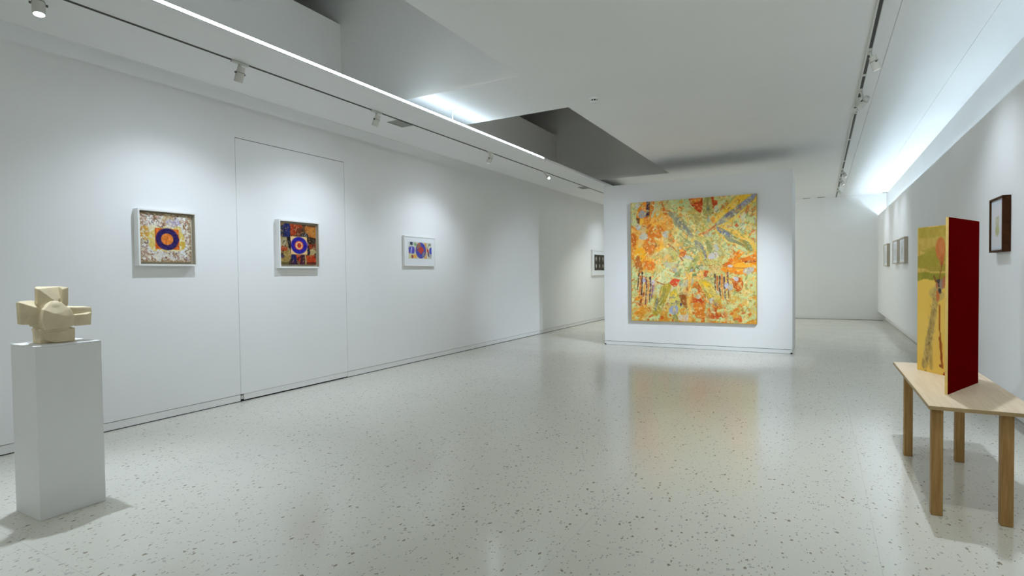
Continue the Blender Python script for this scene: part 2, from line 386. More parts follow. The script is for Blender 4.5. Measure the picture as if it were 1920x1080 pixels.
def spot(base, target, watt, size, label, group, head=(0, 0), drop=.085, lens=LENS, blend=1.0, length=.115, rad=.031, light=True, adl=.14, col=(0.75, 0.86, 1.0), spill=0):
    """a track head: adapter on the track, stem, yoke, cylindrical housing aimed at target"""
    x, y, z = base; b = Vector(base)
    t = empty('track_spotlight', base); tag(t, label, 'spotlight', group)
    box('adapter', METAL, (x - .013, x + .013, y - adl / 2, y + adl / 2, z - .016, z), t, bev=.003)
    piv = Vector((x + head[0], y + head[1], z - drop)); ax = (Vector(target) - piv).normalized()
    bm = bmesh.new(); lathe(bm, [(0, .011), ((piv - b).length - .015, .011)], (x, y, z - .012), piv - b, 12); link('stem', bm, METAL, t, True)
    a = piv - ax * length * .45
    h = bmesh.new()
    lathe(h, [(0, .008), (.001, rad * .8), (.006, rad * .86), (.03, rad * .86), (.031, rad * .78), (.034, rad * .78), (.035, rad), (length, rad), (length, rad * .88), (length - .012, rad * .86)], a, ax, 28, cap=False)
    ho = link('housing', h, METAL, t, True)
    md = ho.modifiers.new('edge', 'EDGE_SPLIT'); md.split_angle = math.radians(40)
    l = bmesh.new(); lathe(l, [(0, rad * .86), (.002, rad * .86)], a + ax * (length - .012), ax, 28); link('lens', l, lens, ho)
    side = ax.cross(Vector((0, 0, 1))); side = side.normalized() if side.length > .05 else Vector((1, 0, 0))
    for s in (1, -1):
        k = bmesh.new(); lathe(k, [(0, .007), (.013, .007)], piv + side * s * (rad - .002), side * s, 10); link('yoke_knob', k, TRACKM, t)
    c = bmesh.new(); lathe(c, [(0, rad + .0012), (.003, rad + .0012)], a + ax * .042, ax, 28); link('trim_ring', c, TRACKM, ho)
    if light:
        ld = bpy.data.lights.new('spot_beam', 'SPOT'); ld.energy = watt * SPOT; ld.spot_size = math.radians(size); ld.spot_blend = blend; ld.shadow_soft_size = .022; ld.color = col
        lo = bpy.data.objects.new('spot_beam', ld); COL.objects.link(lo); lo.parent = t
        lo.location = a + ax * (length + .004) - b
        lo.rotation_euler = ax.to_track_quat('-Z', 'Y').to_euler()
        if spill:                                             # second wide lamp, added to lighten the wall like reflector spill
            sd_ = bpy.data.lights.new('spill_light', 'SPOT'); sd_.energy = spill * SPOT; sd_.spot_size = math.radians(172); sd_.spot_blend = 1.0; sd_.shadow_soft_size = .03; sd_.color = col
            so = bpy.data.objects.new('spill_light', sd_); COL.objects.link(so); so.parent = t; so.location = lo.location; so.rotation_euler = lo.rotation_euler
    return t

GL, GR = 'spotlights on the soffit track', 'spotlights on the right ceiling track'
xb = XT + .01
WL, WF = 54, 38      # watts: accent heads on the left wall, added wide flood heads
WARM = (0.94, 0.985, 0.93)
spot((xb, 1.46, ZB), (-3.50, 1.36, 0.9), 150, 66, 'white track spotlight straight above the stone cross sculpture', GL, drop=.08)
spot((xb, 2.70, ZB), (XL, 2.68, .30), WL, 112, 'white track spotlight aimed at the orange and navy ring collage', GL, spill=13)
spot((xb, 4.18, ZB), (XL, 4.05, .30), WL, 112, 'white track spotlight aimed at the collage hung on the flush door', GL, spill=13)
spot((xb, 6.35, ZB), (XL, 6.12, .30), WL, 112, 'white track spotlight aimed at the white matted print of blue circles', GL, spill=13)
spot((xb, 8.0, ZB), (-2.4, 5.6, 1.6), 0, 80, 'white track spotlight whose lit lens is turned back into the room', GL, head=(.03, .12), drop=.075, light=False, rad=.024)
spot((xb, 13.1, ZB), (XL, 13.25, .9), WL * .6, 112, 'white track spotlight near the dark matted print behind the partition', GL)
spot((xb, 11.9, ZB), (-3.0, 12.4, 0), 125, 150, 'added fill flood head on the soffit track just past the partition', GL, col=WARM)  # unseen head, added to brighten the far end
spot((xb, 14.6, ZB), (-.6, 14.6, .2), 190, 150, 'added fill flood head on the soffit track beside the back wall', GL, col=WARM)  # also added out of view, lifts the end wall and floor
spot((xb, .3, ZB), (.60, 4.28, 1.0), 240, 22, 'added unseen track spotlight aimed across the room at the gold painted screen', GL)  # out of view, added to brighten the gold leaf of the screen
for y, ty, wh in ((-.6, 2.5, 'first'), (-2.8, 1.0, 'second'), (-5.2, -4.0, 'third')):
    spot((xb, y, ZB), (-2.2, ty + 1, .4), WF * .6, 150, 'added fill flood head on the soffit track, %s from the pedestal towards the entrance' % wh, GL, col=WARM)  # added out of view for general fill light
for y, ty, tx, wh in ((2.2, 5.5, -1.2, 'first'), (-.8, 6.0, -1.2, 'second'), (-3.2, 4.0, -1.2, 'third'), (-5.6, -3.0, -1.5, 'fourth')):
    spot((XR, y, ZC), (tx, ty, .6), WF * (2.0 if y > 0 else 1), 140, 'added fill flood head on the ceiling track, %s from the low table towards the entrance' % wh, GR, col=WARM)  # unseen heads added to give even frontal fill
spot((XR, 5.42, ZC), (1.0, 5.55, .9), 45, 110, 'white track spotlight aimed at the walnut framed drawing', GR, head=(.03, -.04), drop=.12, lens=LENSO)
spot((XR, 6.55, ZC), (-1.95, 8.9, .15), 440, 60, 'white track spotlight on the right track aimed at the large orange painting', GR, head=(.03, -.04), drop=.13, lens=LENSO)
spot((XR, 6.86, ZC), (-4.9, 9.4, .4), 330, 42, 'white track spotlight aimed across the room at the far left wall', GR, head=(-.02, .0), drop=.10, lens=LENSO)
spot((XR, 4.28, ZC), (.70, 3.8, .5), 130, 84, 'white track spotlight above the low wooden table', GR, drop=.03, length=.08, head=(.13, 0))
for y, ty, wh in ((11.4, 11.1, 'first'), (12.4, 12.0, 'second'), (13.88, 13.7, 'third')):
    spot((XR, y, ZC), (XF, ty, 1.35), 30, 90, 'white track spotlight aimed at the %s of the three small pale frames' % wh, GR, head=(.02, -.05), drop=.11, lens=LENSO)

# ------------------------------------------------------------------ ceiling fittings
def vent(x0, x1, y0, y1, label, n, ZC=ZB):
    t = empty('ceiling_vent', ((x0 + x1) / 2, (y0 + y1) / 2, ZC)); tag(t, label, 'vent')
    f = .012
    boxes('vent_frame', VENTM, [(x0, x1, y0, y0 + f, ZC - .006, ZC), (x0, x1, y1 - f, y1, ZC - .006, ZC + .002), (x0, x0 + f, y0 + f, y1 - f, ZC - .006, ZC + .002), (x1 - f, x1, y0 + f, y1 - f, ZC - .006, ZC + .002)], t)
    box('vent_backing', VENTM, (x0 + f, x1 - f, y0 + f, y1 - f, ZC - .001, ZC + .002), t)
    for k in range(n):
        y = y0 + f + (k + .5) * (y1 - y0 - 2 * f) / n
        box('slat', VENTM, (x0 + f, x1 - f, y - .004, y + .004, ZC - .005, ZC - .0005), t)
vent(-4.015, -3.868, 4.52, 4.76, 'square grey air vent in the hanging soffit above the flush door', 8)
vent(-4.005, -3.868, 9.77, 10.02, 'grey air vent in the hanging soffit far along the left wall', 6)
def slotv(x0, x1, label):
    t = empty('slot_diffuser', ((x0 + x1) / 2, 15.52, ZC)); tag(t, label, 'vent')
    box('slot', DARK, (x0 + .01, x1 - .01, 15.505, 15.535, ZC - .006, ZC), t)
    boxes('slot_frame', VENTM, [(x0, x1, 15.495, 15.505, ZC - .012, ZC), (x0, x1, 15.535, 15.545, ZC - .012, ZC)], t)
slotv(-.36, -.20, 'short dark slot diffuser by the back wall, nearer the partition'); slotv(-.04, .12, 'short dark slot diffuser by the back wall, nearer the ceiling track')
sd = empty('smoke_detector', (-2.02, 5.40, ZC)); tag(sd, 'small round white smoke detector on the ceiling between two roof openings', 'smoke detector')
bm = bmesh.new(); lathe(bm, [(0, .048), (.012, .048), (.014, .040), (.02, .040)], (-2.02, 5.40, ZC), (0, 0, -1), 24); link('base', bm, WHITE, sd)
bm = bmesh.new(); lathe(bm, [(.02, .032), (.036, .032)], (-2.02, 5.40, ZC), (0, 0, -1), 24); link('grille', bm, BLACK, sd)
bm = bmesh.new()
for k in range(8):
    a = k * math.pi / 4 + .2; lathe(bm, [(.02, .004), (.036, .004)], (-2.02 + .036 * math.cos(a), 5.40 + .036 * math.sin(a), ZC), (0, 0, -1), 8)
link('rib', bm, WHITE, sd)
bm = bmesh.new(); lathe(bm, [(.036, .041), (.042, .040), (.048, .028)], (-2.02, 5.40, ZC), (0, 0, -1), 24); link('cap', bm, WHITE, sd)
cs = empty('ceiling_sensor', (1.33, 15.45, ZC)); tag(cs, 'tiny white dome sensor on the ceiling in the far right corner', 'sensor')
bm = bmesh.new(); lathe(bm, [(0, .05), (.012, .05)], (1.33, 15.45, ZC), (0, 0, -1), 18); link('base', bm, VENTM, cs)
bm = bmesh.new(); lathe(bm, [(.012, .036), (.03, .03), (.04, .014)], (1.33, 15.45, ZC), (0, 0, -1), 18); link('dome', bm, WHITE, cs, True)

# ------------------------------------------------------------------ partition with the large painting
PX0, PX1, PY0, PY1, PZ = -3.175, -.338, 8.9, 10.0, 2.66
pw = empty('partition_wall', ((PX0 + PX1) / 2, (PY0 + PY1) / 2, 0)); tag(pw, 'thick white freestanding partition wall carrying the large orange painting', 'wall')
box('partition_body', WALL, (PX0, PX1, PY0, PY1, .064, PZ), pw, bev=.003)
box('plinth', WHITE, (PX0 + .004, PX1 - .004, PY0 + .004, PY1 - .004, .003, .058), pw)
box('shadow_gap', DARK, (PX0 + .02, PX1 - .02, PY0 + .02, PY1 - .02, 0, .064), pw)
for cx, cy in ((PX1 - .012, PY0 + .012), (PX0 + .012, PY0 + .012)):
    bm = bmesh.new(); lathe(bm, [(0, .014), (.018, .014)], (cx, cy - .006, 0.0), (0, 0, 1), 12); link('rubber_foot', bm, RUB, pw)

def big_painting():
    P = Paint(350, 356, (190, 202, 140), 7)
    def X(x): return (x - 178) / 672.0
    def UV(x, y):
        u = X(x); t = 228 - 48 * u; bt = 857 + 18 * u
        return (u, (y - t) / (bt - t))
    def pl(pts, col, **k): P.poly([UV(*p) for p in pts], col, **k)
    def lf(p, q, w, col, **k): P.leaf(UV(*p), UV(*q), w / 672, col, **k)
    def el(x, y, rx, ry, col, **k): P.ell(*UV(x, y), rx / 672, ry / 672, col, **k)
    def st(pts, w, col, w2=None, **k): P.stroke([UV(*p) for p in pts], w / 672, col, w2=None if w2 is None else w2 / 672, **k)
    n = P.noise(6, 6)
    P.mask(np.clip((n - .45) * 3, 0, 1), (205, 205, 130), .6); P.mask(np.clip((P.noise(5, 5) - .5) * 3, 0, 1), (176, 196, 140), .6)
    P.flecks((214, 160, 62), 34, 26, .3, .76, .85); P.flecks((200, 116, 46), 48, 30, .9, .75, .85); P.flecks((226, 196, 120), 40, 30, 0, .66, .7)
    P.flecks((150, 150, 84), 60, 40, .4, .76, .7)
    low = np.clip((P.v - .72) * 4, 0, 1)
    P.flecks((206, 142, 44), 30, 17, .8, .55, .9, low); P.flecks((190, 205, 140), 22, 40, -.5, .60, .9, low)
    P.flecks((200, 92, 30), 44, 26, 1.2, .70, .9, low)
    P.warp(.03, 14)
    # warm masses
    el(300, 420, 125, 150, (226, 152, 52), al=.75); el(270, 480, 90, 110, (230, 164, 58), al=.8); el(345, 320, 70, 75, (224, 150, 58), al=.7)
    rg = P.near(.2, .33, .22)
    P.flecks((236, 178, 66), 14, 20, .5, .52, .9, rg); P.flecks((206, 112, 38), 17, 12, -.6, .6, .85, rg); P.flecks((240, 196, 120), 20, 26, .2, .66, .8, rg); P.flecks((198, 190, 150), 15, 15, .1, .74, .7, rg)
    for (x, y, a, b, c) in ((195, 430, 20, 42, (192, 96, 34)), (290, 450, 30, 42, (214, 122, 48)), (235, 505, 35, 40, (238, 176, 44)), (380, 250, 26, 36, (196, 98, 34)), (335, 385, 26, 30, (206, 120, 46)), (410, 415, 18, 32, (206, 112, 44)), (225, 555, 22, 50, (168, 96, 42)), (290, 560, 32, 22, (214, 112, 40)), (400, 350, 20, 32, (228, 156, 70))):
        el(x, y, a, b, c, al=.85)
    # violin-like ring top left
    el(212, 285, 52, 75, (190, 204, 148), al=.85); P.flecks((220, 170, 80), 40, 30, .6, .72, .8, P.near(.06, .1, .08)); el(405, 240, 40, 30, (190, 204, 140), al=.8); el(330, 250, 12, 40, (196, 204, 150), al=.7)
    el(262, 282, 48, 62, (222, 140, 46)); el(262, 282, 30, 42, (206, 112, 52), al=.6); el(248, 288, 24, 24, (158, 160, 158))
    pl([(216, 305), (238, 312), (236, 345), (222, 330)], (112, 74, 40)); pl([(240, 312), (262, 310), (256, 330), (238, 342)], (236, 180, 60)); pl([(245, 345), (300, 335), (270, 362)], (190, 110, 50))
    for x, c in ((273, (92, 66, 78)), (280, (60, 44, 60)), (287, (120, 84, 70))): st([(x, 222), (x + 1, 300)], 4, c)
    pl([(296, 222), (318, 220), (306, 275), (296, 290)], (202, 116, 44))
    st([(322, 232), (305, 300)], 6, (196, 196, 150)); st([(340, 225), (336, 290)], 6, (200, 196, 140))
    for x, y, r, c in ((212, 246, 14, (192, 196, 186)), (188, 318, 9, (178, 190, 196)), (226, 352, 16, (184, 194, 190)), (258, 402, 22, (190, 188, 168)), (372, 396, 20, (190, 186, 178))):
        el(x, y, r, r, c, var=.02)
    # centre greens and diagonal leaves
    rg = P.near(.5, .5, .26)
    P.flecks((164, 166, 90), 26, 12, .6, .56, .85, rg); P.flecks((128, 142, 100), 40, 16, .8, .64, .85, rg); P.flecks((205, 205, 140), 18, 30, .3, .58, .8, rg); P.flecks((98, 116, 70), 50, 26, .5, .73, .8, rg); P.flecks((222, 170, 80), 24, 20, -.4, .68, .8, rg); P.flecks((164, 170, 176), 26, 22, .4, .73, .8, rg)
    lf((385, 275), (545, 425), 44, (154, 152, 112)); lf((420, 305), (530, 405), 20, (120, 124, 122), al=.8); lf((395, 285), (470, 370), 16, (136, 138, 110), al=.7)
    lf((512, 260), (590, 385), 50, (190, 176, 92)); lf((530, 290), (575, 370), 20, (160, 150, 92), al=.7)
    pl([(503, 205), (572, 200), (572, 262), (560, 290), (530, 262), (505, 240)], (188, 72, 28)); pl([(515, 212), (565, 204), (560, 225), (520, 235)], (220, 130, 36)); pl([(512, 240), (550, 238), (545, 252)], (216, 110, 48))
    lf((598, 195), (600, 335), 54, (170, 166, 92)); lf((598, 205), (602, 330), 20, (140, 140, 90), al=.7); el(606, 312, 12, 16, (170, 182, 168), al=.8); el(600, 250, 8, 14, (130, 136, 122), al=.7)
    pl([(618, 196), (634, 195), (634, 212), (656, 212), (656, 232), (640, 236), (636, 258), (624, 252)], (196, 80, 36)); pl([(636, 240), (662, 238), (660, 280), (638, 280)], (196, 202, 168))
    lf((632, 300), (632, 345), 28, (216, 142, 54))
    # yellow plume to the top right
    lf((640, 345), (860, 165), 92, (222, 190, 76)); lf((690, 275), (840, 180), 40, (232, 190, 50), al=.8)
    lf((630, 362), (862, 178), 34, (140, 138, 124)); lf((690, 310), (800, 225), 18, (104, 108, 130), al=.8); lf((770, 250), (855, 180), 24, (140, 150, 180), al=.85)
    st([(545, 412), (640, 352)], 4, (176, 84, 50)); st([(560, 404), (636, 356)], 8, (220, 150, 76), al=.5)
    rg = P.near(.93, .22, .15)
    P.flecks((198, 98, 50), 40, 30, .4, .70, .9, rg); P.flecks((200, 206, 176), 20, 20, 0, .62, .8, rg)
    # leaf to the right
    lf((650, 358), (850, 465), 70, (216, 184, 82)); lf((655, 360), (835, 480), 36, (142, 146, 112)); lf((650, 360), (735, 410), 14, (104, 116, 140)); lf((735, 400), (825, 480), 26, (146, 136, 66), al=.8); lf((800, 440), (830, 480), 22, (120, 134, 84), al=.8)
    lf((690, 350), (790, 430), 20, (232, 184, 74), al=.8)
    pl([(745, 340), (760, 328), (768, 342), (752, 356)], (204, 84, 44))
    # central lower leaf
    lf((530, 415), (705, 545), 110, (194, 186, 110)); lf((540, 430), (600, 530), 40, (128, 134, 124)); lf((590, 425), (640, 500), 32, (134, 146, 92), al=.8); lf((625, 440), (695, 530), 38, (170, 164, 104)); el(648, 462, 12, 22, (172, 180, 186), al=.8)
    el(632, 505, 24, 20, (190, 188, 184)); lf((560, 480), (600, 560), 22, (206, 184, 84), al=.8)
    lf((590, 540), (690, 600), 60, (182, 168, 92), al=.8)
    # orange wing right
    pl([(668, 575), (700, 548), (765, 480), (790, 490), (760, 540), (852, 490), (852, 602), (800, 610), (740, 600), (700, 605)], (226, 142, 44)); pl([(680, 560), (770, 488), (735, 545), (700, 575)], (214, 112, 40)); pl([(770, 530), (850, 505), (850, 545), (780, 560)], (214, 120, 40)); pl([(735, 560), (800, 545), (850, 575), (760, 590)], (236, 168, 52)); st([(790, 548), (845, 545)], 5, (166, 84, 44))
    st([(600, 560), (800, 578)], 4, (180, 120, 60), al=.6)
    for x, y, a, b, c in ((726, 566, 12, 9, (190, 186, 180)), (808, 592, 24, 19, (186, 182, 164)), (750, 625, 12, 12, (190, 190, 186))): el(x, y, a, b, c, var=.02)
    el(758, 655, 26, 40, (186, 92, 34)); P.flecks((214, 128, 54), 40, 40, .2, .6, .8, P.near(.86, .67, .06)); el(750, 625, 12, 12, (190, 190, 190))
    pl([(610, 565), (690, 560), (670, 600), (625, 605)], (206, 180, 110))
    # hanging dark strips
    keep = P.wu, P.wv; P.wu, P.wv = P.u + (keep[0] - P.u) * .3, P.v
    for x, y0, y1, c in ((222, 605, 690, (104, 74, 64)), (232, 620, 740, (196, 110, 56)), (243, 600, 740, (80, 54, 58)), (255, 620, 750, (210, 150, 80)), (267, 625, 770, (112, 76, 78)), (278, 630, 760, (208, 142, 80)), (290, 625, 752, (84, 58, 74)), (302, 655, 735, (132, 98, 126)), (312, 650, 720, (196, 176, 150))):
        st([(x, y0), (x - 2, (y0 + y1) / 2), (x - 8, y1)], 5, c, w2=3.5)
    el(254, 640, 9, 17, (176, 184, 202)); el(303, 652, 9, 16, (198, 194, 200)); st([(225, 770), (250, 710)], 6, (150, 80, 44)); P.flecks((214, 140, 40), 20, 10, 1.1, .45, .9, P.near(.06, .85, .12))
    for x, y0, y1, c in ((640, 610, 690, (96, 76, 60)), (652, 620, 700, (186, 110, 60)), (665, 620, 740, (92, 66, 66)), (677, 610, 745, (214, 138, 66)), (690, 625, 735, (104, 74, 80)), (700, 605, 660, (220, 180, 90)), (708, 600, 735, (128, 96, 84)), (718, 690, 760, (206, 160, 70))):
        st([(x, y0), (x + 1, (y0 + y1) / 2), (x + 6, y1)], 5, c, w2=3.5)
    el(701, 668, 11, 16, (184, 184, 204)); el(720, 678, 14, 18, (178, 182, 164)); el(652, 706, 8, 12, (190, 194, 196))
    P.wu, P.wv = keep
    # lower middle
    pl([(320, 612), (395, 560), (430, 610), (400, 655), (330, 655)], (198, 204, 146)); st([(318, 652), (392, 662)], 4, (160, 104, 66))
    pl([(396, 655), (420, 640), (450, 632), (436, 672), (415, 684), (402, 672)], (206, 78, 48)); el(404, 690, 9, 9, (210, 186, 160))
    lf((392, 655), (308, 828), 62, (176, 158, 60)); lf((380, 680), (330, 800), 22, (140, 140, 70), al=.7); lf((335, 735), (310, 800), 18, (120, 126, 116), al=.8); pl([(320, 660), (345, 660), (340, 740), (322, 720)], (190, 200, 160), al=.8)
    lf((425, 690), (428, 860), 56, (196, 184, 80)); el(420, 722, 16, 18, (232, 192, 48)); el(420, 800, 26, 32, (150, 164, 190)); P.flecks((104, 118, 130), 60, 60, 0, .62, .8, P.near(.36, .83, .05)); el(428, 845, 16, 18, (130, 138, 86), al=.9)
    lf((452, 700), (495, 790), 34, (148, 88, 38)); el(458, 768, 7, 8, (70, 60, 80)); el(475, 838, 32, 18, (206, 196, 172)); el(475, 805, 22, 20, (216, 148, 50), al=.8)
    st([(512, 600), (510, 860)], 10, (228, 186, 92))
    el(556, 735, 38, 96, (208, 118, 38), al=.95); rg = P.near(.57, .78, .1); P.flecks((190, 72, 30), 20, 14, .5, .5, .95, rg); P.flecks((226, 152, 60), 24, 18, 0, .6, .8, rg); el(551, 732, 13, 13, (196, 194, 160)); el(535, 700, 16, 14, (190, 202, 146), al=.9)
    pl([(545, 600), (580, 590), (585, 640), (560, 655)], (226, 176, 92)); pl([(582, 590), (606, 596), (600, 620), (584, 622)], (200, 92, 50)); el(570, 580, 14, 10, (190, 186, 170))
    lf((560, 630), (680, 790), 64, (206, 178, 74)); lf((580, 640), (630, 730), 30, (232, 192, 48), al=.85); lf((600, 670), (668, 770), 22, (182, 170, 90), al=.8); el(622, 745, 13, 14, (160, 176, 190)); el(650, 762, 16, 12, (134, 142, 132), al=.8)
    rg = P.near(.70, .93, .08); P.flecks((188, 84, 36), 24, 34, .3, .52, .95, rg)
    el(560, 820, 30, 20, (206, 120, 40), al=.9)
    el(475, 500, 26, 12, (196, 98, 42), ang=-.5); el(470, 485, 20, 8, (222, 150, 60), ang=-.3)
    lf((300, 520), (440, 470), 40, (186, 184, 120), al=.7); st([(396, 450), (465, 530)], 4, (170, 112, 70)); lf((360, 545), (470, 560), 26, (176, 172, 150), al=.6)
    P.wu, P.wv = P.u, P.v
    P.flecks((200, 206, 150), 44, 62, .6, .74, .55); P.flecks((230, 176, 72), 56, 70, .2, .76, .5)
    for ang, cx, cy, r in ((.75, .48, .30, .16), (-.7, .85, .14, .18), (.55, .82, .34, .14), (.9, .62, .48, .14), (2.0, .26, .82, .12), (1.57, .37, .85, .10), (.95, .66, .78, .12)):
        rg = P.near(cx, cy, r); P.flecks((118, 122, 84), 26, 110, ang, .74, .5, rg); P.flecks((222, 208, 130), 26, 110, ang, .74, .5, rg)
    P.flecks((112, 104, 60), 110, 70, .7, .84, .45); P.flecks((196, 104, 44), 90, 70, -.3, .83, .5); P.flecks((240, 226, 170), 90, 90, 0, .82, .5); P.a = np.clip(P.a * np.array([1.09, 1.05, 1.04]), 0, 255)
    e = np.minimum(np.minimum(P.u, 1 - P.u), 1 - P.v); P.mask(np.clip((.008 - e) / .004, 0, 1), (206, 150, 54), .6)
    return P
lp = empty('large_painting', (-1.748, PY0, .42)); tag(lp, 'large square abstract painting of orange, yellow and pale green leafy shapes', 'painting')
QX0, QX1, QZ0, QZ1, QD = -2.692, -.802, .421, 2.344, .055
canvas('painted_canvas', big_painting(), (QX0, PY0 - QD - .0005, QZ1), (QX1 - QX0, 0, 0), (0, 0, QZ0 - QZ1), PAINTM, lp)
box('stretcher', CANV, (QX0, QX1, PY0 - QD, PY0 - .0005, QZ0, QZ1), lp)

# ------------------------------------------------------------------ framed works on the left wall (facing +x, width runs along +y)
def wall_frame(name, label, cat, y0, y1, z0, z1, depth, rail, face, inset, art, artbox, lining, artthick, side=1, xw=XL, group=None, rim=WHITE, facem=None, artm=PAINTM):
    """side 1: hangs on the left wall facing +x; side -1: on the right wall facing -x. artbox is (margin_y0, margin_y1, bottom, top)"""
    t = empty(name, (xw, (y0 + y1) / 2, z0)); tag(t, label, cat, group)
    f = lambda d: xw + side * d
    xs = sorted((f(-.001), f(depth)))
    r = rail
    for nm, d in (('frame_stile', (y0, y0 + r, z0, z1)), ('frame_stile', (y1 - r, y1, z0, z1)), ('frame_rail', (y0 + r, y1 - r, z0, z0 + r)), ('frame_rail', (y0 + r, y1 - r, z1 - r, z1))):
        box(nm, rim, (xs[0], xs[1], *d), t, bev=.0012)
    b = sorted((f(0.001), f(depth - inset)))
    box('backing', lining, (b[0], b[1], y0 + r * .9, y1 - r * .9, z0 + r * .9, z1 - r * .9), t)
    a0, a1, ab, atp = artbox
    if inset > .02:                                       # beige lining of the box frame
        c = sorted((f(depth - inset), f(depth - .004))); w = .0015
        for d in ((y0 + r, y0 + r + w, z0 + r, z1 - r), (y1 - r - w, y1 - r, z0 + r, z1 - r), (y0 + r, y1 - r, z0 + r, z0 + r + w), (y0 + r, y1 - r, z1 - r - w, z1 - r)):
            box('frame_lining', TAN, (c[0], c[1], *d), t)
    if artthick > .002:
        c = sorted((f(depth - inset - .0005), f(depth - inset + artthick)))
        box('art_panel', CANV, (c[0], c[1], y0 + a0, y1 - a1, z0 + ab, z1 - atp), t)
    xf = f(depth - inset + artthick + .0006)
    if side > 0: canvas('artwork', art, (xf, y0 + a0, z1 - atp), (0, y1 - a1 - y0 - a0, 0), (0, 0, -(z1 - atp - z0 - ab)), artm, t)
    else: canvas('artwork', art, (xf, y1 - a1, z1 - atp), (0, -(y1 - a1 - y0 - a0), 0), (0, 0, -(z1 - atp - z0 - ab)), artm, t)
    return t

def art_ring():
    P = Paint(130, 126, (196, 186, 164), 3)
    P.flecks((222, 220, 216), 9, 9, .4, .50, .95); P.flecks((188, 150, 128), 12, 12, .2, .60, .9); P.flecks((150, 112, 74), 14, 14, 0, .68, .9); P.flecks((182, 180, 206), 11, 11, .3, .68, .8)
    P.flecks((110, 84, 66), 34, 34, .5, .72, .9); P.flecks((236, 236, 232), 26, 26, .5, .64, .9); P.flecks((190, 150, 130), 44, 44, .3, .72, .8); P.flecks((60, 50, 60), 60, 60, .3, .82, .8)
    e = np.minimum(np.minimum(P.u, 1 - P.u), np.minimum(P.v, 1 - P.v)); P.mask(np.clip((.055 - e) / .03, 0, 1), (158, 128, 88), .8, .1)
    P.warp(.10, 14)
    P.ell(.10, .42, .09, .16, (206, 150, 50), al=.9); P.ell(.55, .08, .12, .10, (190, 160, 110), al=.7); P.ell(.66, .16, .13, .07, (176, 172, 214), al=.7); P.ell(.8, .36, .06, .15, (226, 226, 224), al=.8); P.ell(.2, .74, .12, .08, (222, 222, 222), al=.8); P.ell(.36, .88, .14, .06, (224, 222, 218), al=.8); P.ell(.82, .7, .09, .14, (220, 222, 226), al=.8); P.ell(.1, .82, .09, .12, (170, 132, 110), al=.8)
    P.flecks((226, 224, 216), 50, 50, .3, .66, .6); P.flecks((150, 110, 84), 60, 60, .1, .74, .6)
    P.warp(.06, 14)
    P.poly([(.2, .28), (.78, .27), (.86, .5), (.80, .78), (.22, .76), (.16, .5)], (214, 190, 104)); P.ell(.26, .3, .08, .06, (226, 220, 190), al=.8); P.ell(.82, .6, .05, .12, (206, 170, 70)); P.flecks((230, 224, 200), 30, 30, .4, .66, .7)
    P.warp(.008, 20)
    P.poly([(.29, .30), (.755, .31), (.76, .745), (.29, .73)], (210, 102, 34), var=.10)
    P.wu, P.wv = P.u, P.v
    P.ell(.525, .525, .222, .222, (48, 36, 92), var=.06); P.poly([(.70, .43), (.765, .53), (.70, .63)], (48, 36, 92))
    P.ell(.522, .525, .118, .118, (224, 128, 52), var=.09)
    P.flecks((196, 90, 40), 30, 30, 0, .72, .6, P.near(.52, .52, .09))
    return P
wall_frame('framed_collage', 'white shadow-box frame holding a mottled collage with navy ring on orange square', 'framed art', 2.443, 2.925, 1.311, 1.779, .07, .014, WHITE, .045, art_ring(), (.022, .034, .034, .026), TAN, .012)

